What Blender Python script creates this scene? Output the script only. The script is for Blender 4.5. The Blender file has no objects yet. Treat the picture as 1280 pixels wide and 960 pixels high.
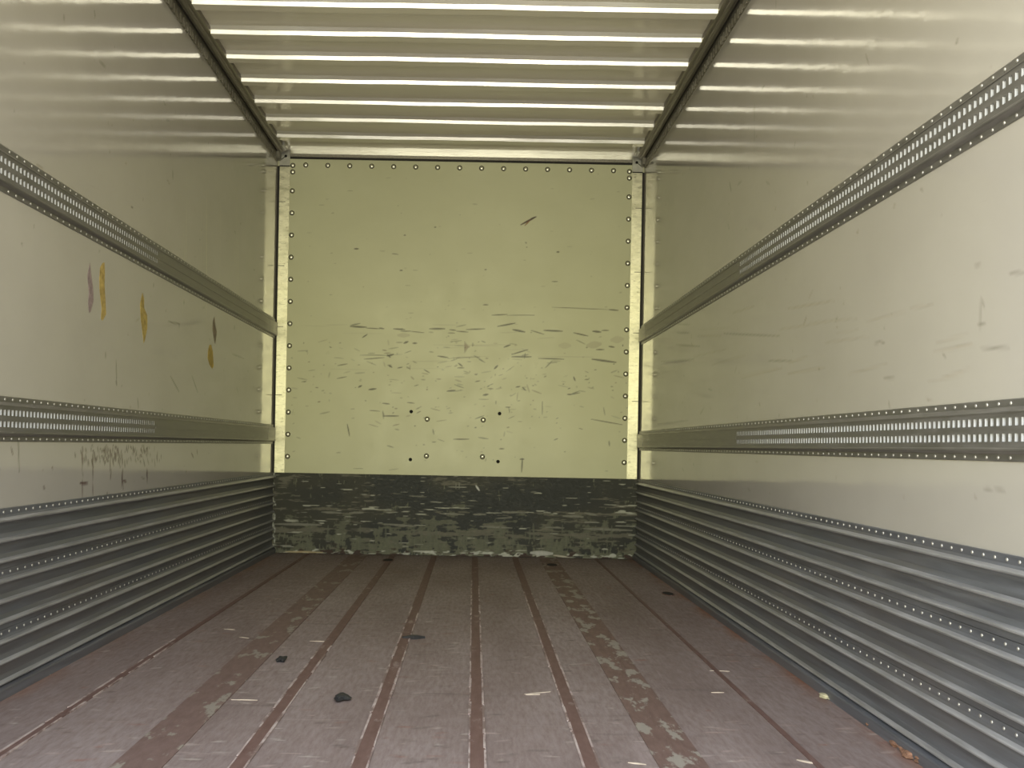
import bpy, bmesh, math, random
import numpy as np
from mathutils import Matrix, Vector
random.seed(7); np.random.seed(7)
scn = bpy.context.scene
C = scn.collection

# ---------------------------------------------------------------- camera
F = 1300.0; VX, VY = 592.0, 557.0; ROLL = math.radians(1.05)
CAM = Vector((0.118, 0.0, 0.745))
cd = bpy.data.cameras.new('camera'); cam = bpy.data.objects.new('camera', cd); C.objects.link(cam)
cd.sensor_width = 36; cd.sensor_fit = 'HORIZONTAL'; cd.lens = F*36/1280
cd.shift_x = (640-VX)/1280; cd.shift_y = (VY-480)/1280; cd.clip_start = 0.02
cam.matrix_world = Matrix.Translation(CAM) @ Matrix.Rotation(math.radians(90), 4, 'X') @ Matrix.Rotation(ROLL, 4, 'Z')
scn.camera = cam
RX = Vector((math.cos(ROLL), 0, math.sin(ROLL))); UX = Vector((-math.sin(ROLL), 0, math.cos(ROLL)))
def ray(px, py):
    return Vector((0,1,0)) + RX*((px-VX)/F) - UX*((py-VY)/F)
def on(axis, val, px, py):              # where the sight line of a pixel meets a plane of the room
    d = ray(px, py); t = (val-CAM[axis])/d[axis]; return CAM + d*t

# ---------------------------------------------------------------- light
w = bpy.data.worlds.new('world'); scn.world = w; w.use_nodes = True
nt = w.node_tree; nt.nodes.clear()
tc = nt.nodes.new('ShaderNodeTexCoord'); sx = nt.nodes.new('ShaderNodeSeparateXYZ')
mp = nt.nodes.new('ShaderNodeMapRange'); mp.inputs[1].default_value = -1; mp.inputs[2].default_value = 1
rp = nt.nodes.new('ShaderNodeValToRGB'); bg = nt.nodes.new('ShaderNodeBackground'); wo = nt.nodes.new('ShaderNodeOutputWorld')
nt.links.new(tc.outputs['Generated'], sx.inputs[0]); nt.links.new(sx.outputs[2], mp.inputs[0])
nt.links.new(mp.outputs[0], rp.inputs[0]); nt.links.new(rp.outputs[0], bg.inputs[0]); nt.links.new(bg.outputs[0], wo.inputs[0])
e = rp.color_ramp.elements
e[0].position = 0.0; e[0].color = (.45,.43,.42,1)
e[1].position = 1.0; e[1].color = (.66,.80,1.0,1)
for p, c in ((.36,(.80,.76,.66,1)), (.485,(.98,.96,.62,1)), (.58,(1.0,.97,.55,1)), (.66,(.82,.87,1.0,1))):
    n = e.new(p); n.color = c
ml = nt.nodes.new('ShaderNodeMath'); ml.operation = 'MULTIPLY_ADD'      # sideways sky gradient, added to light the left wall less
nt.links.new(sx.outputs[0], ml.inputs[0]); ml.inputs[1].default_value = -.28*7.0; ml.inputs[2].default_value = 7.0
nt.links.new(ml.outputs[0], bg.inputs[1])
pl = bpy.data.lights.new('doorway_daylight', 'AREA'); pl.shape = 'RECTANGLE'; pl.size = 2.46; pl.size_y = 2.71
pl.cycles.is_portal = True
po = bpy.data.objects.new('doorway_daylight', pl); C.objects.link(po)
po.location = (0, 0.76, 1.355); po.rotation_euler = (math.radians(90), 0, 0)
po.rotation_euler = (math.radians(-90), 0, math.radians(180))
scn.view_settings.view_transform = 'Standard'; scn.view_settings.look = 'None'
scn.view_settings.gamma = 1; scn.view_settings.use_curve_mapping = False
scn.view_settings.exposure = 0.0

# ---------------------------------------------------------------- room numbers
XL, XR = -1.232, 1.232; YF = 7.0; H = 2.71; Y0 = 0.8
KZ = 0.54                                # height of the kick panels

# ---------------------------------------------------------------- helpers
def mesh(name, verts, faces, mat=None, parent=None, smooth=False):
    m = bpy.data.meshes.new(name); m.from_pydata([tuple(v) for v in verts], [], faces); m.update()
    bm = bmesh.new(); bm.from_mesh(m); bmesh.ops.recalc_face_normals(bm, faces=bm.faces); bm.to_mesh(m); bm.free()
    if mat: m.materials.append(mat)
    if smooth:
        for p in m.polygons: p.use_smooth = True
    o = bpy.data.objects.new(name, m); C.objects.link(o)
    if parent: o.parent = parent
    return o
def boxg(V, Fc, x0, x1, y0, y1, z0, z1):
    b = len(V)
    V += [(x0,y0,z0),(x1,y0,z0),(x1,y1,z0),(x0,y1,z0),(x0,y0,z1),(x1,y0,z1),(x1,y1,z1),(x0,y1,z1)]
    Fc += [(b,b+3,b+2,b+1),(b+4,b+5,b+6,b+7),(b,b+1,b+5,b+4),(b+1,b+2,b+6,b+5),(b+2,b+3,b+7,b+6),(b+3,b,b+4,b+7)]
def box(name, x0, x1, y0, y1, z0, z1, mat, parent=None, bevel=0):
    V, Fc = [], []; boxg(V, Fc, x0, x1, y0, y1, z0, z1)
    o = mesh(name, V, Fc, mat, parent)
    if bevel:
        bm = bmesh.new(); bm.from_mesh(o.data)
        bmesh.ops.bevel(bm, geom=bm.edges[:], offset=bevel, segments=2, affect='EDGES'); bm.to_mesh(o.data); bm.free()
    return o
def prism(name, prof, axis, a0, a1, mat, parent=None, steps=1, wav=None):
    """closed 2D profile swept along axis ('x': prof is (y,z); 'y': prof is (x,z); 'z': prof is (x,y))"""
    V, Fc = [], []; n = len(prof)
    for s in range(steps+1):
        a = a0+(a1-a0)*s/steps
        for (p, q) in prof:
            d = wav(a) if wav else 0
            if axis == 'x': V.append((a, p, q+d))
            elif axis == 'y': V.append((p, a, q+d))
            else: V.append((p, q, a))
    for s in range(steps):
        for i in range(n):
            j = (i+1) % n
            Fc.append((s*n+i, s*n+j, (s+1)*n+j, (s+1)*n+i))
    Fc.append(tuple(range(n))); Fc.append(tuple(range(steps*n, steps*n+n)))
    return mesh(name, V, Fc, mat, parent)
def empty(name, loc=(0,0,0)):
    o = bpy.data.objects.new(name, None); C.objects.link(o); o.location = loc; o.empty_display_size = .05; return o
def tag(o, label, cat, group=None):
    o['label'] = label; o['category'] = cat
    if group: o['group'] = group
    return o
def struct(o): o['kind'] = 'structure'; return o
def keep(o, parent):                      # parent without moving
    o.parent = parent; o.matrix_parent_inverse = Matrix.Translation(-parent.location); return o

# ---------------------------------------------------------------- materials
class N:
    def __init__(s, name):
        s.m = bpy.data.materials.new(name); s.m.use_nodes = True; s.t = s.m.node_tree
        s.b = s.t.nodes['Principled BSDF']; s.tc = s.t.nodes.new('ShaderNodeTexCoord')
    def n(s, k, **kw):
        x = s.t.nodes.new('ShaderNode'+k)
        for a, v in kw.items(): setattr(x, a, v)
        return x
    def l(s, a, b): s.t.links.new(a, b)
    def noise(s, scale, stretch=(1,1,1), detail=4, rough=.55):
        mp = s.n('Mapping'); mp.inputs['Scale'].default_value = stretch
        s.l(s.tc.outputs['Object'], mp.inputs[0])
        x = s.n('TexNoise'); x.inputs['Scale'].default_value = scale; x.inputs['Detail'].default_value = detail
        x.inputs['Roughness'].default_value = rough; s.l(mp.outputs[0], x.inputs['Vector']); return x.outputs['Fac']
    def ramp(s, fac, stops):
        r = s.n('ValToRGB'); e = r.color_ramp.elements
        e[0].position, e[0].color = stops[0][0], (*stops[0][1], 1); e[1].position, e[1].color = stops[-1][0], (*stops[-1][1], 1)
        for p, c in stops[1:-1]:
            q = e.new(p); q.color = (*c, 1)
        s.l(fac, r.inputs[0]); return r.outputs[0]
    def mix(s, fac, a, b):
        x = s.n('Mix', data_type='RGBA')
        for v, i in ((fac, 0), (a, 6), (b, 7)):
            if isinstance(v, (float, int)): x.inputs[i].default_value = v
            elif isinstance(v, tuple): x.inputs[i].default_value = (*v, 1)
            else: s.l(v, x.inputs[i])
        return x.outputs[2]
    def rng(s, fac, a, b, c, d):
        x = s.n('MapRange'); s.l(fac, x.inputs[0])
        for i, v in enumerate((a, b, c, d)): x.inputs[i+1].default_value = v
        return x.outputs[0]
    def bump(s, h, strength, dist, prev=None):
        x = s.n('Bump'); x.inputs['Strength'].default_value = strength; x.inputs['Distance'].default_value = dist
        s.l(h, x.inputs['Height'])
        if prev is not None: s.l(prev, x.inputs['Normal'])
        return x.outputs[0]
    def set(s, **kw):
        for k, v in kw.items():
            i = s.b.inputs[{'color':'Base Color','rough':'Roughness','metal':'Metallic','normal':'Normal','spec':'Specular IOR Level','ior':'IOR'}[k]]
            if isinstance(v, tuple): i.default_value = (*v, 1)
            elif isinstance(v, (int, float)): i.default_value = v
            else: s.l(v, i)
        return s
def wall_mat(name, c1, c2, rough, ripple, spec=.5, dirt=True):
    s = N(name)
    base = s.ramp(s.noise(1.3, (1,1,1.5), 5), [(.3, c1), (.7, c2)])
    if dirt:
        sc = s.rng(s.noise(9, (1,.35,5), 8, .7), .66, .80, 0, .35)
        base = s.mix(sc, base, (.16,.14,.10))
    at = s.n('Attribute', attribute_name='marks')
    col = s.mix(at.outputs['Alpha'], base, at.outputs['Color'])
    # rolled sheet: long ripples that show in the reflections
    rip = s.noise(3.2, (.5,.9,3), 3, .5)
    fine = s.noise(60, (1,.6,1), 3, .5)
    nrm = s.bump(fine, .10, .001, s.bump(rip, ripple, .01))
    r = s.rng(s.noise(5, (1,1,1), 4), .3, .7, rough*.8, rough*1.25)
    s.set(color=col, rough=r, normal=nrm, spec=spec); return s.m
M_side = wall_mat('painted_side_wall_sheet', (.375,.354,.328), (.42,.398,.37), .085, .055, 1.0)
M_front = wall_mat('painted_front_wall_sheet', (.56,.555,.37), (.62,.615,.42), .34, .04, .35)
def ceil_mat():
    s = N('roof_sheet')
    base = s.ramp(s.noise(1.5, (1,3,1), 5), [(.3,(.70,.655,.50)),(.7,(.78,.735,.575))])
    sp = s.rng(s.noise(40, (1,1,1), 5), .72, .8, 0, .5)
    base = s.mix(sp, base, (.12,.10,.07))
    nrm = s.bump(s.noise(4, (.7,3,1), 3), .12, .01)
    s.set(color=base, rough=.12, normal=nrm, spec=.8); return s.m
M_roof = ceil_mat()
def metal(name, c1, c2, rough, stretch=(1,1,1), scale=20, m=1.0, bump=.1):
    s = N(name); f = s.noise(scale, stretch, 6, .6)
    s.set(color=s.ramp(f, [(.3,c1),(.7,c2)]), rough=s.rng(f, .3, .7, rough*.8, rough*1.3), metal=m, normal=s.bump(f, bump, .002)); return s.m
M_bow = metal('bare_aluminium_bow', (.90,.88,.73), (.95,.93,.80), .20, (.4,4,4), 8, .6)
M_rail = metal('galvanised_rail', (.19,.185,.175), (.27,.26,.25), .42, (3,.3,3), 30, .7, .15)
M_slot = metal('galvanised_slot_strip', (.20,.195,.185), (.28,.27,.265), .45, (3,.3,3), 30, .7, .1)
M_well = metal('lit_slot_end', (.42,.43,.46), (.50,.51,.54), .6, (1,1,1), 30, .0, .05)  # daylight on the door-facing slot ends painted in as a lighter colour
def kick_mat():
    s = N('weathered_zinc_planks')
    f = s.noise(14, (3,.22,5), 7, .6); g = s.noise(2.2, (1,.6,2), 4)
    col = s.mix(s.rng(g,.4,.75,0,.35), s.ramp(f, [(.3,(.115,.12,.140)),(.7,(.195,.205,.235))]), (.24,.20,.18))
    s.set(color=col, rough=s.rng(f,.3,.7,.36,.58), metal=.5, normal=s.bump(f,.15,.002)); return s.m
M_kick = kick_mat()
M_crest = metal('rubbed_lit_ridge', (.30,.30,.315), (.50,.50,.53), .42, (3,.3,6), 16, .6, .15)  # rubbed crests; the light these ridges catch is put into the colour too
def strip_metal():
    s = N('bare_scuffed_corner_strip')
    f = s.noise(9, (1,1,2.2), 6, .6); g = s.noise(45, (.6,.6,1.8), 5, .65); h = s.noise(30, (.5,.5,3), 4, .7)
    col = s.mix(s.rng(g,.56,.70,0,.75), s.ramp(f, [(.32,(.42,.40,.29)),(.68,(.76,.73,.57))]), (.20,.18,.12))
    col = s.mix(s.rng(h,.66,.74,0,.8), col, (.12,.11,.075))
    s.set(color=col, rough=s.rng(f,.3,.7,.30,.5), metal=.8, normal=s.bump(g,.3,.002)); return s.m
M_strip = strip_metal()
M_fit = metal('zinc_corner_fitting', (.42,.41,.37), (.52,.51,.46), .4, (2,2,2), 18, .8)
M_edge = metal('dull_roof_edge_profile', (.19,.175,.145), (.30,.28,.235), .42, (4,.5,4), 22, .8, .2)
M_rivet = metal('rivet_aluminium', (.55,.54,.52), (.66,.65,.63), .38, (1,1,1), 10, .8, 0)
def flat(name, c, rough=.6, var=.2, scale=30, metal=0.0):
    s = N(name); f = s.noise(scale, (1,1,1), 5)
    s.set(color=s.ramp(f, [(.3,tuple(v*(1-var) for v in c)),(.7,tuple(min(1,v*(1+var)) for v in c))]), rough=rough, metal=metal, normal=s.bump(f,.2,.002)); return s.m
M_seal = flat('black_joint_sealant', (.018,.015,.012), .7)
M_hole = flat('dark_hole', (.01,.009,.008), .9)
M_wood = flat('pale_splinter_wood', (.42,.35,.28), .7, .25)
M_rubber = flat('black_rubber_scrap', (.02,.02,.022), .6)
M_leaf = flat('rust_brown_litter', (.20,.105,.065), .8, .5, 60)
M_paper = flat('crumpled_pale_scrap', (.50,.46,.30), .8, .4, 60)
def floor_mat():
    s = N('worn_brown_plywood_floor')
    a = s.noise(3, (1,.25,1), 6); b = s.noise(38, (2,.35,1), 7, .65); c = s.noise(160, (1,.5,1), 3)
    base = s.ramp(a, [(.3,(.175,.134,.124)),(.5,(.235,.187,.176)),(.72,(.295,.245,.235))])
    base = s.mix(s.rng(b,.4,.7,0,.55), base, (.145,.098,.085))
    base = s.mix(s.rng(s.noise(7, (2.2,.18,1), 8, .7), .60,.74,0,.5), base, (.35,.28,.265))
    base = s.mix(s.rng(c,.68,.76,0,.7), base, (.42,.36,.32))
    base = s.mix(s.rng(s.noise(4,(.5,2.5,1),9,.75),.66,.72,0,.55), base, (.10,.075,.065))
    at = s.n('Attribute', attribute_name='marks')
    base = s.mix(at.outputs['Alpha'], base, at.outputs['Color'])
    s.set(color=base, rough=s.rng(b,.3,.7,.50,.68), normal=s.bump(c,.25,.002), spec=.35); return s.m
M_floor = floor_mat()
def strip_mat(name, c1, c2, worn, lo, hi):
    s = N(name)
    f = s.noise(26, (2,.5,1), 6, .65)
    base = s.ramp(f, [(.3,c1),(.7,c2)])
    base = s.mix(s.rng(s.noise(7, (2.5,1.0,1), 7, .62), lo, hi, 0, .9), base, worn)
    s.set(color=base, rough=.58, normal=s.bump(f,.3,.003), spec=.3); return s.m
M_fs = strip_mat('red_brown_joint_strip', (.115,.066,.056), (.165,.102,.088), (.25,.19,.17), .60, .68)
M_fw = strip_mat('worn_red_brown_wide_strip', (.135,.088,.076), (.185,.125,.11), (.27,.245,.205), .555, .60)
M_fw2 = strip_mat('heavily_worn_wide_strip', (.125,.08,.068), (.18,.118,.10), (.29,.265,.225), .53, .575)
M_scr = strip_mat('scratched_strip_edge', (.24,.165,.15), (.50,.43,.40), (.17,.12,.105), .50, .56)

# ---------------------------------------------------------------- painted-on wear, kept in the mesh
def vnoise(ny, nx, cy, cx, octs=3, seed=0):
    r = np.random.RandomState(seed); out = np.zeros((ny, nx)); amp = 1; tot = 0
    for o in range(octs):
        gy = max(2, int(math.ceil(ny/cy))+2); gx = max(2, int(math.ceil(nx/cx))+2)
        g = r.rand(gy+1, gx+1)
        yy = np.arange(ny)/cy; xx = np.arange(nx)/cx
        y0 = np.minimum(yy.astype(int), gy-1); x0 = np.minimum(xx.astype(int), gx-1)
        fy = (yy-y0)[:,None]; fx = (xx-x0)[None,:]; fy = fy*fy*(3-2*fy); fx = fx*fx*(3-2*fx)
        a = g[y0][:,x0]; b = g[y0][:,x0+1]; c = g[y0+1][:,x0]; d = g[y0+1][:,x0+1]
        out += amp*((a*(1-fx)+b*fx)*(1-fy)+(c*(1-fx)+d*fx)*fy); tot += amp
        amp *= .55; cy = max(1, cy/2); cx = max(1, cx/2)
    return out/tot
class Paint:
    """grid of colour + coverage over a rectangle (u0..u1, v0..v1)"""
    def __init__(s, u0, u1, v0, v1, step):
        s.nu = int(round((u1-u0)/step))+1; s.nv = int(round((v1-v0)/step))+1
        s.u = np.linspace(u0, u1, s.nu); s.v = np.linspace(v0, v1, s.nv)
        s.U, s.V = np.meshgrid(s.u, s.v); s.rgb = np.zeros((s.nv, s.nu, 3)); s.a = np.zeros((s.nv, s.nu)); s.step = step
    def lay(s, cov, c):
        cov = np.clip(cov, 0, 1)
        s.rgb[...] = np.where((s.a+cov)[...,None] > 1e-6, (s.rgb*(s.a*(1-cov))[...,None]+np.array(c)*cov[...,None])/np.maximum((s.a*(1-cov)+cov)[...,None],1e-6), s.rgb)
        s.a[...] = s.a*(1-cov)+cov
    def stroke(s, p, q, wd, c, op=.8, taper=True):
        wd = max(wd, s.step*.5); m = wd*2+s.step*2
        i0 = np.searchsorted(s.u, min(p[0],q[0])-m); i1 = np.searchsorted(s.u, max(p[0],q[0])+m)
        j0 = np.searchsorted(s.v, min(p[1],q[1])-m); j1 = np.searchsorted(s.v, max(p[1],q[1])+m)
        if i1 <= i0 or j1 <= j0: return
        U = s.U[j0:j1,i0:i1]; V = s.V[j0:j1,i0:i1]
        dx, dy = q[0]-p[0], q[1]-p[1]; L2 = dx*dx+dy*dy+1e-12
        t = np.clip(((U-p[0])*dx+(V-p[1])*dy)/L2, 0, 1)
        d = np.hypot(U-p[0]-t*dx, V-p[1]-t*dy)
        ww = wd*(.45+.55*np.sin(np.pi*np.clip(t,.02,.98))) if taper else wd
        cov = np.clip((ww-d)/(s.step*.9)+.5, 0, 1)*op
        sub = Paint.__new__(Paint); sub.rgb = s.rgb[j0:j1,i0:i1]; sub.a = s.a[j0:j1,i0:i1]; sub.lay(cov, c)
    def build(s, name, P, mat, thick, parent=None):
        """P(u,v)->xyz of the visible face; thick = vector to the back face"""
        V = [P(u, v) for v in s.v for u in s.u]; nu, nv = s.nu, s.nv
        Fc = [(j*nu+i, j*nu+i+1, (j+1)*nu+i+1, (j+1)*nu+i) for j in range(nv-1) for i in range(nu-1)]
        b = len(V); cs = [0, nu-1, nu*nv-1, nu*(nv-1)]
        V += [tuple(Vector(V[k])+Vector(thick)) for k in cs]
        Fc += [(b, b+1, b+2, b+3)]
        Fc += [tuple([i for i in range(nu)]+[b+1, b]), tuple([j*nu+nu-1 for j in range(nv)]+[b+2, b+1]),
               tuple([nu*(nv-1)+i for i in range(nu-1,-1,-1)]+[b+3, b+2]), tuple([j*nu for j in range(nv-1,-1,-1)]+[b, b+3])]
        o = mesh(name, V, Fc, mat, parent)
        at = o.data.color_attributes.new('marks', 'FLOAT_COLOR', 'POINT')
        arr = np.zeros((len(V), 4), dtype=np.float32)
        arr[:nu*nv,:3] = s.rgb.reshape(-1,3); arr[:nu*nv,3] = s.a.reshape(-1)
        at.data.foreach_set('color', arr.ravel()); return o
DK = (.07,.062,.04)
def R(a, b): return random.uniform(a, b)

# ---------------------------------------------------------------- floor
fp = Paint(XL, XR, Y0, YF, .012)
def fl(px, py): return on(2, 0.0, px, py)
# dirt gathered along both side walls; floor darkens towards the front wall
nz = vnoise(fp.nv, fp.nu, 22, 5, 4, 3)
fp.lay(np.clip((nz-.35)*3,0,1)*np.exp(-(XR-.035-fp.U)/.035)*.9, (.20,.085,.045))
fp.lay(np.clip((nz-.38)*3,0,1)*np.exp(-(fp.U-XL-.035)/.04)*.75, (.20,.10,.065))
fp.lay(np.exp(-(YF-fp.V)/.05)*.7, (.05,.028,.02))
for k in range(900):
    x = R(XL+.05, XR-.05); y = 2.2+4.6*random.random()**1.3
    l = R(.006,.05); a = R(-.35,.35)
    c = random.choice([(.45,.38,.34),(.42,.33,.30),(.50,.45,.40),(.08,.06,.055),(.09,.07,.06),(.24,.10,.07)])
    fp.stroke((x,y),(x+l*math.cos(a),y+l*math.sin(a)*1.5), R(.002,.005), c, R(.35,.8))
for k in range(90):
    x = R(-1.1,1.1); y = R(2.3,6.6); l = R(.05,.3)
    fp.stroke((x,y),(x+l,y+R(-.02,.02)), R(.002,.004), random.choice([(.10,.075,.07),(.32,.26,.24)]), R(.3,.55))
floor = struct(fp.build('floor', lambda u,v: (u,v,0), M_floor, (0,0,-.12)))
# joint strips let into the boards
trimn = 1
def strip(xc, wd, mat, y0=Y0+.01, y1=YF-.01, h=.0025):
    global trimn
    o = struct(box('trim_%d' % trimn, xc-wd/2, xc+wd/2, y0, y1, .0, h, mat)); trimn += 1; return o
def scratched(o, xc, wd, yend):
    for s in (-1, 1):
        V, Fc = [], []; y = 1.0; x = xc+s*wd/2
        while y < yend:
            l = R(.08,.4); g = R(0,.02)+(.10 if y > yend-1 else 0)*random.random()
            a = R(.002,.0045)
            b = len(V); V += [(x-a,y,.0034),(x+a*.7,y,.0034),(x+a,y+l,.0034),(x-a*.8,y+l,.0034),(x-a,y,.0001),(x+a*.7,y,.0001),(x+a,y+l,.0001),(x-a*.8,y+l,.0001)]
            Fc += [(b,b+1,b+2,b+3),(b,b+1,b+5,b+4),(b+1,b+2,b+6,b+5),(b+2,b+3,b+7,b+6),(b+3,b,b+4,b+7)]
            y += l+g
        mesh('scratched_edge', V, Fc, M_scr, o)
for xc, wd, mt, ye in ((-.132,.038,M_fs,4.5),(.140,.038,M_fs,5.6),(.408,.038,M_fs,5.3),(-.408,.036,M_fs,3.8),
                       (-.635,.118,M_fw,0),(.625,.118,M_fw2,0),(-.975,.022,M_fs,3.6),(.950,.016,M_fs,0)):
    o = strip(xc, wd, mt)
    if ye: scratched(o, xc, wd, ye)

# ---------------------------------------------------------------- front wall
wp = Paint(XL, XR, KZ-.04, H, .0045)
def fw(px, py):
    p = on(1, YF, px, py); return (p.x, p.z)
def fs(x0, y0, x1, y1, wpx, op=.8, c=DK): wp.stroke(fw(x0,y0), fw(x1,y1), wpx/186/2, c, op)
# the long broken scuff line and its neighbours, read off the photograph of the wall
for a in ((438,408,458,409,2.2),(458,410,475,411,1.2),(474,410,480,411,1.6),(492,411,506,412,2),(512,414,530,416,1),(537,411,556,411,2.2),(562,412,570,413,1.4),
          (571,414,585,415,1.3),(583,412,606,411,1.6),(622,408,644,404,2),(641,412,656,415,2.6),(664,413,680,418,1.2),(680,413,703,414,2.2),(717,416,735,420,1.6),(741,414,751,415,2.6),(752,413,761,413,1.3),
          (615,394,634,393,1.4),(634,394,668,394,.8),(604,381,610,381,1.4),(761,387,773,388,1.6),(690,384,760,387,.6),
          (453,422,459,418,1.6),(505,429,510,427,2.6),(516,429,521,429,2),(484,445,492,443,2.4),(484,443,488,447,1.6),(455,449,480,447,1.2),(450,444,484,444,.8),(547,445,560,447,1.8),(560,448,600,446,.8),
          (573,454,578,458,2),(486,457,490,459,2),(497,460,503,459,1.4),(530,462,537,466,1.3),(448,484,452,482,2.4),(461,487,470,486,2.2),(559,489,569,488,2.2),(478,504,487,505,1.6),(509,503,518,504,1.2),
          (479,520,498,520,1.8),(462,513,475,514,.9),(434,530,437,545,1.4),(567,549,586,549,1.5),(630,434,638,431,2),(640,443,660,437,1.6),(640,446,664,446,2.2),(673,448,705,449,1.6),(740,449,770,453,2.6),
          (745,437,755,437,1.4),(761,433,768,434,1.8),(604,494,610,493,2.6),(618,461,622,457,2.4),(645,484,650,483,1.6),(653,484,657,488,1.8),(636,509,637,516,.8),(632,509,638,509,1.3),(678,502,678,518,.9),
          (717,471,719,476,1.8),(709,493,714,493,1.6),(739,524,778,531,1.2),(624,561,630,561,1.4),(653,573,652,590,1.8),(650,574,655,574,2),(594,477,600,476,1.2),(610,486,616,486,1),
          (443,311,448,311,2),(543,284,545,284,1.6),(696,315,699,315,2),(657,303,658,304,1.6),(658,309,659,309,1.4),(500,338,503,338,1.6),(490,317,498,318,.9),(505,294,507,294,1.6),(690,352,697,352,1),(606,337,608,337,1.4)):
    fs(*a, op=.85)
# the deep brown gouge high on the wall
fs(651,281,670,271,2.4,.95,(.06,.02,.008)); fs(656,282,662,276,1.6,.9,(.25,.10,.02)); fs(664,273,670,271,1.4,.9,(.03,.012,.006))
# bruise with a pointed shape
for i in range(6): fs(581+i*1.1, 427+i*1.4, 581+i*1.1, 441-i*1.6, 1.8, .55, (.20,.13,.09))
# dusty patches
fs(498,419,511,419,6,.25,(.22,.15,.11)); fs(700,432,712,432,8,.16,(.22,.15,.11)); fs(735,432,750,430,9,.28,(.22,.16,.11)); fs(765,425,778,424,9,.2,(.25,.17,.13))
for k in range(330):
    px = R(362,785); py = random.triangular(395,592,470)
    if random.random() < .3: px = random.gauss(555,70)
    L = random.choice([1,1.5,2,3,5,8,12]); a = random.gauss(0,.25)
    if random.random() < .12: a = 1.5+R(-.3,.3); L *= .8
    fs(px,py,px+L*math.cos(a),py+L*math.sin(a),R(.8,1.9),R(.2,.75),random.choice([DK,DK,(.18,.13,.08),(.10,.10,.08)]))
for k in range(60):
    px = R(362,785); py = R(215,400); L = random.choice([1,1.5,3,6])
    fs(px,py,px+L,py+R(-.4,.4),R(.7,1.3),R(.15,.45),(.16,.13,.07))
for k in range(16):                     # fine long rubs
    px = R(370,700); py = R(400,470); fs(px,py,px+R(20,70),py+R(-2,2),R(.7,1.2),R(.12,.25),(.2,.15,.1))
nz = vnoise(wp.nv, wp.nu, 160, 120, 3, 11)
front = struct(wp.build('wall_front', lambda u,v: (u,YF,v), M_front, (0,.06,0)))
box('lower_backing', XL, XR, YF+.004, YF+.06, -.02, KZ-.04, M_front, front)

def dome_mesh(r, h, mat, seg=10, rings=3):
    V = []; Fc = []
    for k in range(rings):
        a = k/rings*math.pi/2
        for i in range(seg):
            t = 2*math.pi*i/seg; V.append((r*math.cos(a)*math.cos(t), r*math.cos(a)*math.sin(t), h*math.sin(a)))
    V.append((0,0,h)); top = len(V)-1
    for k in range(rings-1):
        for i in range(seg):
            j = (i+1) % seg; Fc.append((k*seg+i,k*seg+j,(k+1)*seg+j,(k+1)*seg+i))
    for i in range(seg): Fc.append(((rings-1)*seg+i,(rings-1)*seg+(i+1)%seg,top))
    Fc.append(tuple(range(seg-1,-1,-1)))
    m = bpy.data.meshes.new('rivet'); m.from_pydata(V,[],Fc); m.update(); m.materials.append(mat)
    for p in m.polygons[:-1]: p.use_smooth = True
    return m
def put(me, name, loc, rot, parent):
    o = bpy.data.objects.new(name, me); C.objects.link(o); o.parent = parent
    o.location = Vector(loc)-parent.location; o.rotation_euler = rot; return o
ROT_F = (math.radians(90), 0, 0)          # dome points to -y
ROT = {-1: (0, math.radians(90), 0), 1: (0, math.radians(-90), 0)}   # on the left wall points +x, on the right wall -x
rv_front = dome_mesh(.0125, .007, M_bow, 12)
ring = dome_mesh(.0175, .0022, flat('dark_rivet_collar', (.10,.095,.06), .5), 14, 2)
def frivet(x, z):
    r = put(ring, 'rivet', (x, YF, z), ROT_F, front)
    h = bpy.data.objects.new('rivet_head', rv_front); C.objects.link(h); h.parent = r; h.location = (0,0,.0012)
z0 = fw(366,206)[1]; xl = fw(366,206)[0]; xr = -xl
for k in range(15): frivet(fw(382.2,206.5)[0]+k*.148, z0)
for x in (xl, xr):
    frivet(x, z0-.004)
    for k in range(14): frivet(x, z0-.048-(.127 if k else 0)-(.149*(k-1) if k > 1 else 0))
for (px,py) in ((534,524),(604,525),(533,570),(603,571)):
    p = fw(px,py); frivet(*p)
hole_me = dome_mesh(.012,.0012,M_hole,12,2)
for (px,py) in ((514,514.5),(624.5,517),(513,574.5),(622.5,577)):
    p = fw(px,py); o = put(hole_me, 'bolt_hole', (p[0],YF,p[1]), ROT_F, front)

# dark kick plate of the front wall
kp = Paint(XL+.004, XR-.004, 0.002, KZ, .004)
ny, nx = kp.nv, kp.nu
t = 1-(kp.V/KZ)                                         # 0 at the top, 1 at the floor
a1 = vnoise(ny,nx,3.2,20,3,21); a2 = vnoise(ny,nx,12,16,4,22); a3 = vnoise(ny,nx,12,3,3,23); a4 = vnoise(ny,nx,34,70,2,24)
bl = (.017,.020,.023)
kp.lay(np.ones((ny,nx)), bl)
kp.lay(np.clip((a4-.42)*2.2,0,.8)+np.exp(-(kp.U-XL)/.45)*.55+np.exp(-(XR-kp.U)/.6)*.45, (.040,.039,.030))
cen = np.exp(-((kp.U-.05)/.85)**2)
wear = -.05*np.clip((.45-t)/.2,0,1)+a1*.38+a2*.62+.29*np.clip((t-.2)/.8,0,1)**.8+.06*cen*np.clip(t/.4,0,1)-.05
wear2 = a2*.45+a3*.55+.30*np.clip((t-.62)/.38,0,1)
thr = .685
kp.lay(np.clip((wear-thr)*22,0,1)*.9, (.125,.128,.092))
kp.lay(np.clip((wear2-.69)*20,0,1)*.9, (.14,.145,.10))
bandm = np.exp(-((t-.71)/.035)**2)+.8*np.exp(-((t-.45)/.02)**2)
kp.lay(np.clip((a1*.5+a4*.2+vnoise(ny,nx,4,40,3,29)*.3+.16*bandm-.62)*18,0,1)*.85, (.15,.14,.11))
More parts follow.
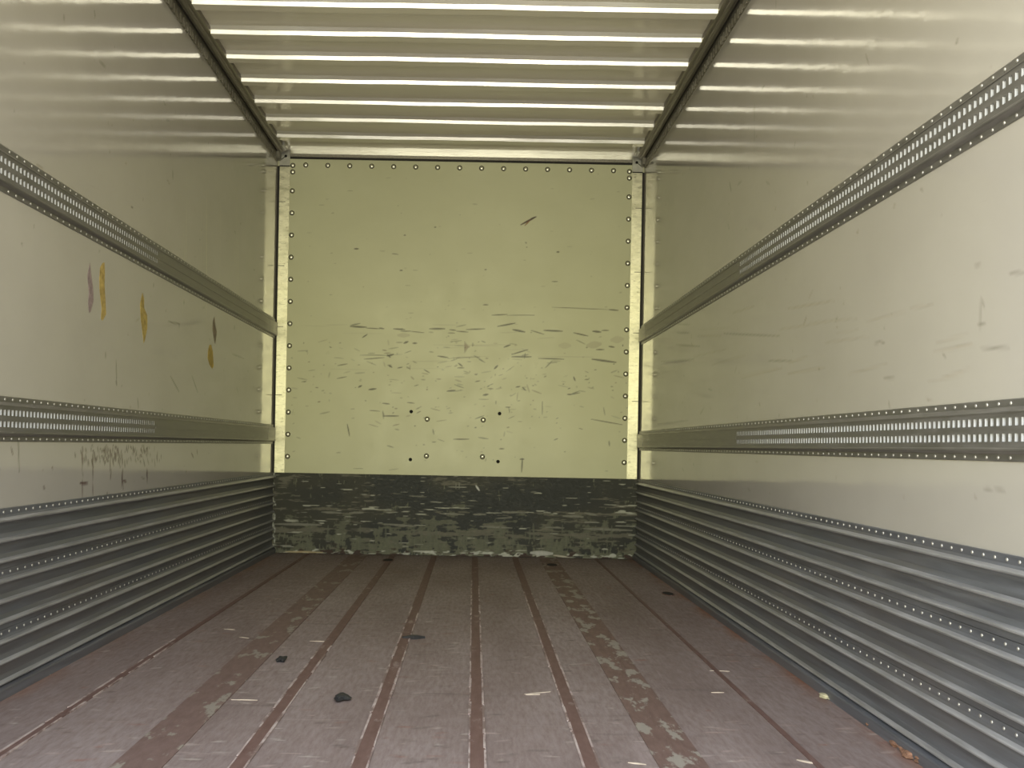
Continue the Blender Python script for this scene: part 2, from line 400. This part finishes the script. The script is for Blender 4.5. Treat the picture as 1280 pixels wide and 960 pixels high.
kp.lay(np.clip((vnoise(ny,nx,2.5,28,2,31)+.10*np.exp(-((t-.42)/.04)**2)+.12*np.clip((t-.9)/.1,0,1)-.80)*20,0,1), (.42,.42,.36))
kp.lay(np.clip((vnoise(ny,nx,6,14,3,33)*np.clip((t-.86)/.1,0,1)-.52)*14,0,1), (.50,.51,.46))
kp.lay(np.clip((vnoise(ny,nx,10,5,3,34)*np.exp(-(kp.U-XL)/.05)-.38)*9,0,1), (.45,.46,.42))
kp.lay(np.clip((vnoise(ny,nx,5,12,3,35)+.25*np.clip((t-.93)/.07,0,1)-.70)*12,0,1)*np.clip((t-.85)/.1,0,1), (.045,.022,.018))
kp.lay(np.clip(1-t/.012,0,1), (.05,.045,.03))
def kf(px,py):
    p = on(1, YF-.005, px, py); return (p.x,p.z)
def ks(x0,y0,x1,y1,wpx,c=(.22,.215,.18),op=.9): kp.stroke(kf(x0,y0),kf(x1,y1),wpx/186/2,c,op)
for a in ((402,640,426,641,2.4),(437,641,454,641,2.4),(344,655,402,656,3),(512,620,533,621,1.6),(550,642,580,643,2.2),(592,643,607,643,2.6),(704,645,729,646,3.2),(731,641,745,644,2.6),
          (628,640,660,641,2),(620,648,640,647,1.6),(600,658,640,660,2.4),(730,661,790,663,2.8),(578,615,585,615,1.2),(664,615,670,615,1.5),(682,659,705,660,2),(480,655,520,658,2.6)): ks(*a)
ks(595,607,599,613,2.4,(.7,.7,.68)); ks(357,689.5,403,690.5,2.4,(.48,.38,.22)); ks(664,691,690,692,6,(.50,.50,.48)); ks(517,689,545,690,2,(.55,.55,.50)); ks(692,694,712,697,2,(.55,.5,.42))
ks(570,604,570,611,1.3); ks(574,603,574,611,1.3)
for k in range(46):                                    # upright scrapes near the floor
    px = R(350,785); py = R(655,672); ks(px,py,px+R(-1,1),py+R(8,20),R(1,3.2),(.13,.135,.10),.7)
s = N('dark_scraped_kick_plate'); at = s.n('Attribute', attribute_name='marks')
f = s.noise(40,(1,1,2),5)
s.set(color=s.mix(s.rng(f,.3,.7,0,.25), at.outputs['Color'], (.05,.05,.042)), rough=s.rng(f,.3,.7,.45,.65), normal=s.bump(f,.25,.002), spec=.3)
kpo = kp.build('front_kick_plate', lambda u,v: (u,YF-.005,v), s.m, (0,.005,0))
tag(kpo, 'dark scraped metal kick plate across the foot of the front wall', 'kick plate')

# ---------------------------------------------------------------- side walls
def side(sd):
    X = XL if sd < 0 else XR
    p = Paint(Y0, YF, .0, H, .0065)
    def q(px,py):
        r = on(0, X, px, py); return (r.y, r.z)
    def st(x0,y0,x1,y1,wpx,c=DK,op=.7):
        a, b = q(x0,y0), q(x1,y1); d = a[0]
        p.stroke(a, b, wpx*d/F/2, c, op)
    if sd < 0:
        for a in ((216,213,216,224,2),(124,76,132,84,1.6),(80,18,80,26,1),(118,14,119,22,1),(164,258,166,260,2),(112,370,112,374,2),(27,305,28,306,3),
                  (132,440,132,448,1.5),(145,450,146,480,2),(145,476,146,482,3),(172,498,173,510,1.5),(213,470,224,490,1.4),(240,470,247,490,.9),(290,442,305,448,1),(210,402,225,405,1.4),(224,404,224,410,1.3),(192,355,192,358,2.5),(230,376,230,380,2.5),(22,520,24,590,.7),(293,407,293,412,2.5)):
            st(*a)
        # scraped black patch below the lower rail
        for k in range(150):
            x = random.triangular(92,205,140); y = R(556,576); st(x,y,x+R(-1,2),y+R(1,9),R(1.6,3.6),(.06,.03,.035),R(.5,.95))
        for x in (103,116,138,153,184):
            for k in range(5):
                y = R(558,595); st(x+R(-1,1),y,x+R(-1,1),y+R(5,16),R(1.4,2.8),(.07,.03,.028),R(.5,.95))
        for a in ((103,600,103,622,2.2),(116,604,116,620,1.6),(134,616,134,624,2),(153,596,154,612,2),(100,604,110,604,4),(154,601,158,602,3),(65,584,66,586,2.4),(54,609,56,610,3),(239,566,242,572,2.4),(246,562,247,568,2),(14,560,16,568,2)):
            st(*a, c=(.085,.03,.025), op=.85)
        for k in range(14):                            # pale vertical rubs
            x = R(225,300); st(x,R(215,300),x+R(-2,2),R(330,470),R(.8,2.4),(.60,.58,.42),R(.12,.3))
    else:
        for a in ((912,228,914,239,3.4),(922,231,927,226,1.4),(943,130,943,152,1.2),(943,157,943,176,1.2),(970,0,970,10,.8),(1082,68,1086,80,1.2),(949,505,950,506,3.2),(1111,502,1112,510,2),
                  (1093,430,1100,427,1.4),(1100,427,1106,429,1.2),(1226,372,1225,412,1.2),(1222,405,1232,405,4),(1228,376,1230,384,3),(1178,442,1182,446,2),(1010,560,1018,560,1.2),
                  (846,416,862,416,1.4),(905,417,975,420,1.6),(845,431,875,433,2.2),(826,452,868,449,2),(960,451,990,451,1.2),(843,405,862,406,1.2),(1230,611,1240,612,1.4),(1243,611,1256,613,1.8),(1226,436,1262,434,1.6),(1105,473,1118,472,1.2),(1150,236,1154,238,2),(875,518,880,510,1.4),
                  (885,486,890,488,1.2),(822,530,860,526,1),(1262,342,1280,340,3),(1218,333,1226,330,2)):
            st(*a, op=.38)
        for k in range(22):
            x = R(860,1250); y = R(380,480); st(x,y,x+R(20,60),y-R(0,14),R(.6,1.3),(.30,.25,.18),R(.15,.35))
    for k in range(110):
        y = R(2.1,6.8); z = R(.56,2.3); l = random.choice([.004,.008,.015,.05]); 
        p.stroke((y,z),(y+l*R(-1,1),z+l*R(-1,1)*.5), R(.0025,.005), random.choice([DK,(.2,.15,.1)]), R(.2,.5))
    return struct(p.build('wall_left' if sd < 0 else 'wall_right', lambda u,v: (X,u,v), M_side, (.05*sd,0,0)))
walls = {-1: side(-1), 1: side(1)}

# ---------------------------------------------------------------- roof
ceil = struct(box('ceiling', XL-.05, XR+.05, Y0, YF+.06, H, H+.05, M_roof))
bow_y = [6.594, 6.250, 5.927, 5.586, 5.249, 4.936, 4.607]
words = ['the one nearest the front wall','second from the front wall','third from the front wall','fourth from the front wall','fifth from the front wall',
         'sixth from the front wall','the one nearest the viewer, at the top edge']
for k, yb in enumerate(bow_y):
    hb = .034
    prof = [(yb-.024, H), (yb-.0110, H-.0150), (yb-.0098, H-.0146), (yb-.0088,H-.0155), (yb-.0015, H-hb+.001), (yb, H-hb), (yb+.060, H-hb), (yb+.068, H)]
    ph = R(0,6)
    o = prism('roof_bow', prof, 'x', XL+.067, XR-.067, M_bow, steps=90)
    o.data.materials.append(M_roof)
    for p_ in o.data.polygons:
        if p_.normal.y > -.2 and abs(p_.normal.x) < .5: p_.material_index = 1
    for v in o.data.vertices:                          # the thin sheet is not quite straight
        if v.co.z < H-.001: v.co.z += .0009*math.sin(v.co.x*5+ph)+.0004*math.sin(v.co.x*17+ph*3)
        v.co.y += .0016*math.sin(v.co.x*3.1+ph*2)+.001*math.sin(v.co.x*13+ph)
    tag(o, 'pale metal roof bow across the ceiling, '+words[k], 'roof bow', 'roof bows across the ceiling')

# roof edge profiles
for sd in (-1, 1):
    X = XL if sd < 0 else XR; nm = 'left' if sd < 0 else 'right'
    root = tag(empty('roof_edge_rail', (X, 0, H)), 'dull grey roof edge rail running back above the %s wall' % nm, 'roof rail', 'roof edge rails')
    def P(a): return [(X-sd*u, z) for u, z in a]
    keep(prism('rail_profile', P([(0,H),(.066,H),(.066,H-.026),(.058,H-.030),(.046,H-.030),(.043,H-.036),(.030,H-.038),(.024,H-.030),(.012,H-.030),(.009,H-.022),(0,H-.022)]), 'y', Y0+.02, YF-.08, M_edge), root)
    V, Fc = [], []; y = Y0+.05
    while y < YF-.1:                                    # toothed lip
        boxg(V, Fc, min(X,X-sd*.0075), max(X,X-sd*.0075), y, y+.026, H-.094, H-.055); y += .05
    boxg(V, Fc, min(X,X-sd*.003), max(X,X-sd*.003), Y0+.02, YF-.08, H-.098, H-.022)
    keep(mesh('toothed_lip', V, Fc, M_edge), root)
    keep(prism('joint_groove', P([(.0,H-.0225),(.010,H-.0225),(.010,H-.031),(.0,H-.031)]), 'y', Y0+.03, YF-.081, M_seal), root)

# front corners: bare strips, sealant lines, fittings
for sd in (-1, 1):
    X = XL if sd < 0 else XR; nm = 'left' if sd < 0 else 'right'
    x0, x1 = sorted((X-sd*.010, X-sd*.080))
    root = tag(empty('corner_strip', (X-sd*.045, YF, KZ)), 'bright bare metal strip up the %s edge of the front wall' % nm, 'corner strip', 'bare corner strips')
    keep(box('strip', x0, x1, YF-.004, YF, KZ, 2.605, M_strip, bevel=.001), root)
    x0, x1 = sorted((X, X-sd*.012))
    keep(box('sealant_joint', x0, x1, YF-.012, YF-.0001, KZ, 2.60, M_seal), root)
    for z in (2.36, 1.93, 1.52, 1.06):
        a, b = sorted((X-sd*.012, X-sd*.055)); keep(box('seam_line', a, b, YF-.0045, YF-.0035, z, z+.004, M_seal), root)
    root = tag(empty('corner_fitting', (X-sd*.045, YF, 2.60)), 'small grey corner fitting with a black hole, in the top %s corner' % nm, 'corner fitting', 'top corner fittings')
    a, b = sorted((X-sd*.010, X-sd*.080))
    keep(box('plate', a, b, YF-.009, YF, 2.606, H-.0005, M_fit, bevel=.0015), root)
    keep(box('dark_joint', a, b, YF-.0045, YF, 2.5985, 2.606, M_seal), root)  # dark joint line under the plate
    a2, b2 = sorted((X-sd*.030, X-sd*.080))
    keep(box('upper_block', a2, b2, 6.79, 6.90, H-.028, H, M_fit, bevel=.0015), root)
    hx, hz = X-sd*.052, 2.668
    hm = bpy.data.objects.new('hole', dome_mesh(.0095,.001,M_hole,14,2)); C.objects.link(hm); hm.location = (hx,YF-.009,hz); hm.rotation_euler = ROT_F; keep(hm, root)
    ex, ez = X-sd*.014, 2.636                            # slot running down to the corner
    dx, dz = ex-hx, ez-hz; L = math.hypot(dx,dz); nx_, nz_ = -dz/L*.0022, dx/L*.0022
    V = [(hx+nx_,YF-.0105,hz+nz_),(hx-nx_,YF-.0105,hz-nz_),(ex-nx_,YF-.0105,ez-nz_),(ex+nx_,YF-.0105,ez+nz_)]
    V += [(x,YF-.0088,z) for x,_,z in V]
    keep(mesh('slot', V, [(0,1,2,3),(4,5,6,7),(0,1,5,4),(1,2,6,5),(2,3,7,6),(3,0,4,7)], M_hole), root)
    r0, r1 = sorted((X, X-sd*.024))
    keep(box('end_block', r0, r1, YF-.09, YF-.009, H-.075, H-.022, M_edge, bevel=.004), root)
# dark joint and pale lip along the top of the front wall
tt = struct(box('trim_9', XL+.082, XR-.082, YF-.009, YF, 2.652, 2.664, M_seal))
tt = struct(box('trim_10', XL+.082, XR-.082, YF-.012, YF, 2.684, H, M_bow))
tt = struct(box('trim_11', XL+.082, XR-.082, YF-.014, YF, 2.664, 2.684, M_edge))

# ---------------------------------------------------------------- kick planks of the side walls
rv_small = dome_mesh(.0047, .0028, M_rivet, 8)
def joined(name, pts, rot, parent, me=rv_small):
    V, Fc = [], []; Rm = __import__('mathutils').Euler(rot).to_matrix()
    vs = [Rm @ v.co for v in me.vertices]; fs_ = [tuple(p.vertices) for p in me.polygons]
    for q in pts:
        b = len(V); V += [tuple(v+Vector(q)-parent.location) for v in vs]; Fc += [tuple(i+b for i in f) for f in fs_]
    o = mesh(name, V, Fc, M_rivet, parent, True); o['kind'] = 'stuff'; return o
PW = .1745
for sd in (-1, 1):
    X = XL if sd < 0 else XR; nm = 'left' if sd < 0 else 'right'
    root = tag(empty('kick_panel', (X, 0, 0)), 'dark corrugated metal kick panel along the foot of the %s wall' % nm, 'kick panel', 'side kick panels')
    ystart = 2.15 if sd > 0 else 2.98
    for k in range(3):
        T = KZ-k*PW; B = T-PW+.0012 if k < 2 else .0
        a = [(0,T),(.006,T),(.007,T-.002),(.007,T-.019)]
        for j in range(3):
            b = T-.019-j*PW/3
            a += [(.012,b-.006),(.0195,b-.010),(.0225,b-.0125),(.0225,b-.0155),(.019,b-.0185),(.0085,b-.0225)]
            if j < 2: a += [(.0062,b-.030),(.0068,b-.052)]
        if k == 2: a += [(.008,.14-.105),(.030,.030),(.032,.026),(.032,.0)]
        else: a += [(.006,B)]
        last = a[-1][1]
        a = [(u, max(z, B)) for u, z in a]
        a += [(0,B)]
        pl_ = prism('plank', [(X-sd*u, z) for u, z in a], 'y', Y0+.01, YF-.006, M_kick); keep(pl_, root)
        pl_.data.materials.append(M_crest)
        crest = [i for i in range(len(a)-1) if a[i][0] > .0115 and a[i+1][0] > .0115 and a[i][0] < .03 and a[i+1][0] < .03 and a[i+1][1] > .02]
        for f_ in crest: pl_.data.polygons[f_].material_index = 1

        zz = T-.0105
        ys = np.arange(ystart, YF-.05, .05); ys = [float(y) for y in ys]
        hold = pl_
        near = ys[:33]; rest = ys[33:]+[float(y) for y in np.arange(Y0+.1, ystart-.03, .05)]
        for y in near:
            o = bpy.data.objects.new('rivet', rv_small); C.objects.link(o); o.location = (X-sd*.0068, y, zz); o.rotation_euler = ROT[sd]
            o.parent = pl_
        # sub-part holding the rest
        V, Fc = [], []; Rm = __import__('mathutils').Euler(ROT[sd]).to_matrix()
        vs = [Rm @ v.co for v in rv_small.vertices]; fc_ = [tuple(p.vertices) for p in rv_small.polygons]
        for y in rest:
            b = len(V); V += [tuple(v+Vector((X-sd*.0068,y,zz))) for v in vs]; Fc += [tuple(i+b for i in f) for f in fc_]
        o = mesh('rivet_row', V, Fc, M_rivet, pl_, True); o['kind'] = 'stuff'

# ---------------------------------------------------------------- lashing rails
def slotted(X, sd, zc, y0, y1, root):
    """face plate with two rows of deep windows and a shallow notch between them"""
    f0, fb = .0165, .0075                               # front of the face, back of the holes
    zt, zb = zc+.036, zc-.036
    rows = [(zc+.026, zc+.009), (zc-.007, zc-.024)]
    V, Fc = [], []
    def X_(d): return X-sd*d
    W = []
    def quad(a, b, c, d, w=0):
        n = len(V); V.extend([a,b,c,d]); Fc.append((n,n+1,n+2,n+3)); W.append(w)
    y = y0
    def face(ya, yb, za, zb_, dd): quad((X_(dd),ya,za),(X_(dd),yb,za),(X_(dd),yb,zb_),(X_(dd),ya,zb_))
    def well(ya, yb, za, zb_, dd):
        face(ya,yb,za,zb_,dd)
        quad((X_(f0),ya,za),(X_(f0),ya,zb_),(X_(dd),ya,zb_),(X_(dd),ya,za)); quad((X_(f0),yb,za),(X_(f0),yb,zb_),(X_(dd),yb,zb_),(X_(dd),yb,za),1)
        quad((X_(f0),ya,za),(X_(f0),yb,za),(X_(dd),yb,za),(X_(dd),ya,za)); quad((X_(f0),ya,zb_),(X_(f0),yb,zb_),(X_(dd),yb,zb_),(X_(dd),ya,zb_))
    while y < y1-.026:
        ya, yb, yc = y, y+.0125, y+.025
        fb = .0075+.0082*min(1, max(0, (y-2.6)/1.6))**.8       # wells shaped ever shallower so their lit ends fade along the rail
        face(ya,yb,zt,zb,f0)
        face(yb,yc,zt,rows[0][0],f0); well(yb,yc,*rows[0],fb)
        face(yb,yc,rows[0][1],rows[1][0],f0)
        well(yb,yc,*rows[1],fb); face(yb,yc,rows[1][1],zb,f0)
        y += .025
    face(y,y1,zt,zb,f0)
    o = mesh('slotted_face', V, Fc, M_slot, root); o.data.materials.append(M_well)
    o.data.polygons.foreach_set('material_index', W); return o
for sd in (-1, 1):
    X = XL if sd < 0 else XR; nm = 'left' if sd < 0 else 'right'
    for zc, lv in ((1.505,'upper'), (.797,'lower')):
        root = tag(empty('lashing_rail', (0,0,0)), '%s slotted grey lashing rail along the %s wall' % (lv, nm), 'lashing rail', 'slotted lashing rails')
        root.location = (X, 0, zc)
        hb = .065
        up = [(0,zc+hb),(.004,zc+hb),(.005,zc+hb-.002),(.005,zc+hb-.016),(.016,zc+hb-.026),(.0185,zc+hb-.029),(.0185,zc+.0385),(.0165,zc+.036),(.0065,zc+.036),(0,zc+.036)]
        dn = [(u, 2*zc-z) for u, z in up]
        dn = [(0,zc-.036),(.0065,zc-.036),(.0165,zc-.036),(.0185,zc-.0385),(.0185,zc-.042),(.0155,zc-.0455),(.004,zc-.050),(.004,zc-hb+.002),(.003,zc-hb),(0,zc-hb)]
        keep(prism('upper_flange', [(X-sd*u,z) for u,z in up], 'y', Y0+.01, YF-.012, M_rail), root)
        keep(prism('lower_flange', [(X-sd*u,z) for u,z in dn], 'y', Y0+.01, YF-.012, M_rail), root)
        o = slotted(X, sd, zc, Y0+.01, 4.36, root); o.matrix_parent_inverse = Matrix.Translation(-root.location)
        a, b = sorted((X, X-sd*.0160)); keep(box('plain_face', a, b, 4.36, YF-.26, zc-.036, zc+.036, M_rail), root)
        a, b = sorted((X, X-sd*.0168)); keep(box('end_piece', a, b, YF-.257, YF-.012, zc-.036, zc+.036, M_rail), root)
        a, b = sorted((X, X-sd*.0172)); keep(box('middle_bead', a, b, 4.36, YF-.262, zc-.0035, zc+.0035, M_rail), root)
        a, b = sorted((X, X-sd*.006)); keep(box('back_strip', a, b, Y0+.01, YF-.26, zc-.036, zc+.036, M_rail), root)
        ystart = 2.15 if sd > 0 else 2.98
        for name, zz, dd in (('rivet', zc+hb-.009, .0048), ('rivet', zc-hb+.008, .0038)):
            ys = [float(y) for y in np.arange(ystart, YF-.05, .05)]
            for y in ys[:40]:
                put(rv_small, 'rivet', (X-sd*dd, y, zz), ROT[sd], root)
            joined('rivet_row', [(X-sd*dd, y, zz) for y in ys[40:]], ROT[sd], root)

# ---------------------------------------------------------------- tape residue on the left wall
def tape(pts, col, label, name='tape_remnant'):
    """pts: outline in pixels"""
    s = flat('tape_'+name+str(len(bpy.data.materials)), col, .75, .35, 45)
    q = [on(0, XL, *p) for p in pts]; n = len(q)
    V = [(XL+.0006, v.y, v.z) for v in q]+[(XL, v.y, v.z) for v in q]
    Fc = [tuple(range(n)), tuple(range(2*n-1,n-1,-1))]+[(i,(i+1)%n,n+(i+1)%n,n+i) for i in range(n)]
    o = mesh(name, V, Fc, s); tag(o, label, 'tape', 'tape remnants on the left wall'); return o
tape([(112,328),(113,337),(116,358),(117,375),(113,390),(111,391),(110,378),(111,365),(109,345),(111,335)], (.26,.20,.20), 'faded purplish tape remnant on left wall, leftmost of the row')
tape([(130.5,328),(131,340),(130.5,355),(132,380),(132.5,393),(128,401),(126,398),(127,385),(124.5,365),(124,350),(125,335),(128,329)], (.42,.31,.10), 'longest yellow tape remnant on left wall, right of the purplish one')
tape([(178,366),(180,374),(180,385),(184,394),(184,410),(181,425),(179.5,429),(178,415),(176,400),(175.5,393),(175,380),(177,370)], (.40,.30,.09), 'pointed yellow tape remnant with a grey tip, midway along left wall')
tape([(268,396),(269,407),(271,415),(269,430),(267,422),(265.5,412),(266,402)], (.22,.18,.13), 'small grey-brown tape remnant on left wall, nearest the front wall')
tape([(262,431),(264,431),(266,440),(267,458),(265,461),(262,456),(259.5,448),(260,438)], (.42,.31,.08), 'short yellow tape remnant just below the small grey-brown one')

# ---------------------------------------------------------------- litter on the floor
def shard(p, q, wd, h, mat, name, label, cat, group=None, bend=.0, z=.0002):
    """a tapering splinter between two floor points"""
    a, b = fl(*p), fl(*q); d = b-a; L = d.length; t_ = d.normalized(); n_ = Vector((-t_.y,t_.x,0))
    V, Fc = [], []; K = 6
    for k in range(K+1):
        u = k/K; c = a+d*u+n_*bend*math.sin(u*math.pi); ww = wd*(.25+.75*math.sin(math.pi*min(.95,max(.06,u))))*R(.8,1.15)/2
        hh = h*(.5+.5*math.sin(math.pi*max(.05,min(.95,u))))
        V += [tuple(c+n_*ww+Vector((0,0,z))), tuple(c-n_*ww+Vector((0,0,z))), tuple(c-n_*ww*.5+Vector((0,0,z+hh))), tuple(c+n_*ww*.6+Vector((0,0,z+hh*.9)))]
    for k in range(K):
        for i in range(4):
            j = (i+1) % 4; Fc.append((k*4+i,k*4+j,(k+1)*4+j,(k+1)*4+i))
    Fc += [(0,1,2,3),(K*4,K*4+1,K*4+2,K*4+3)]
    o = mesh(name, V, Fc, mat); tag(o, label, cat, group); return o
G = 'pale splinters on the floor'
for a in (((387,801.5),(414,802.5),.010,'pale wood splinter lying across the narrow strip left of centre'),
          ((289,875),(322,875.5),.007,'thin pale splinter beside the wide worn strip on the left'),
          ((280,786.5),(294,787.5),.010,'short pale splinter left of the wide worn strip, nearer the front wall'),
          ((299,796.5),(311,798),.009,'tiny pale splinter just beyond the left wide strip, right of its twin'),
          ((48,842.5),(63,843.8),.012,'pale splinter at the foot of the left kick panel'),
          ((655,868),(688,865),.014,'forked pale splinter between the two narrow strips right of centre'),
          ((785,953.5),(808,956),.014,'broad pale splinter at the bottom edge beside the wide right strip'),
          ((887,838.5),(912,839.5),.006,'thin pale splinter right of the wide right strip, farther one'),
          ((889,866),(905,866),.010,'short bright splinter right of the wide right strip, nearer one'),
          ((690,694.5),(712,696.5),.03,'pale flake lying against the front kick plate'),
          ((996,950),(1020,955),.02,'pale flake at the bottom edge near the right kick panel')):
    shard(a[0],a[1],a[2]*.8,.0025,M_wood,'wood_splinter',a[3],'splinter',G)
shard((657,869),(675,868.5),.007,.004,M_wood,'wood_splinter','lower prong lying beside the forked pale splinter','splinter',G)
def lump(px, py, rx, ry, rz, mat, name, label, cat, group=None):
    c = fl(px,py); bm = bmesh.new(); bmesh.ops.create_icosphere(bm, subdivisions=3, radius=1)
    ph = [R(0,6) for _ in range(4)]
    for v in bm.verts:
        k = 1+.22*math.sin(v.co.x*4+ph[0])+.18*math.sin(v.co.y*5+ph[1])+.1*math.sin(v.co.z*7+ph[2])
        v.co = Vector((v.co.x*rx*k, v.co.y*ry*k, max(-.45, v.co.z)*rz*k))
    zmin = min(v.co.z for v in bm.verts)
    for v in bm.verts: v.co.z -= zmin
    m = bpy.data.meshes.new(name); bm.to_mesh(m); bm.free(); m.materials.append(mat)
    o = bpy.data.objects.new(name, m); C.objects.link(o); o.location = (c.x,c.y,.0); tag(o,label,cat,group); return o
lump(427.5,874,.021,.045,.008,M_rubber,'rubber_scrap','black rubber scrap on the floor between two strips left of centre','scrap')
lump(352,826,.013,.035,.009,M_rubber,'rubber_scrap','smaller black rubber scrap beside the wide worn left strip','scrap')
o = shard((503,798),(531,797.5),.055,.012,M_rubber,'rubber_strip','short flat black strip lying across the floor left of the centre strip','strip')
def recess(px,py,r,label,el=2.3):
    c = fl(px,py); root = tag(empty('floor_socket',(c.x,c.y,0)), label, 'floor socket', 'dark oval floor sockets')
    V, Fc = [], []; S = 20
    for rr, zz in ((r*1.18,0),(r*1.12,.0034),(r,.0034),(r*.95,.0022)):
        for i in range(S):
            t_ = 2*math.pi*i/S; V.append((rr*math.cos(t_), el*rr*math.sin(t_), zz))
    for k in range(3):
        for i in range(S): Fc.append((k*S+i,k*S+(i+1)%S,(k+1)*S+(i+1)%S,(k+1)*S+i))
    mesh('rim', V, Fc, M_fs, root)
    V = [(r*.96*math.cos(2*math.pi*i/S), el*r*.96*math.sin(2*math.pi*i/S), .0030) for i in range(S)]
    V += [(x,y,0) for x,y,_ in V]
    mesh('dark_opening', V, [tuple(range(S))]+[(i,(i+1)%S,S+(i+1)%S,S+i) for i in range(S)], M_hole, root)
recess(485,700.5,.033,'dark oval socket in the floor left of centre, close to the front wall')
recess(690,706.5,.033,'dark oval socket in the floor right of centre, close to the front wall')
recess(835,742.5,.027,'dark oval socket in the floor beside the right kick panel')
# litter heaps along the right floor edge
lump(1036,872,.024,.038,.007,M_paper,'crumpled_scrap','crumpled pale yellow scrap at the foot of the right kick panel','scrap')
gg = 'dry brown leaf litter by the right kick panel'
for k,(px,py,s_) in enumerate(((1108,908,.018),(1122,916,.022),(1136,926,.02),(1148,936,.024),(1160,945,.026),(1098,901,.014),(1171,953,.022))):
    o = lump(px-15,py,s_*1.1,s_*1.8,.010,M_leaf,'dry_leaf_crumb','dry rust-brown leaf crumb at the foot of the right kick panel','leaf',gg)
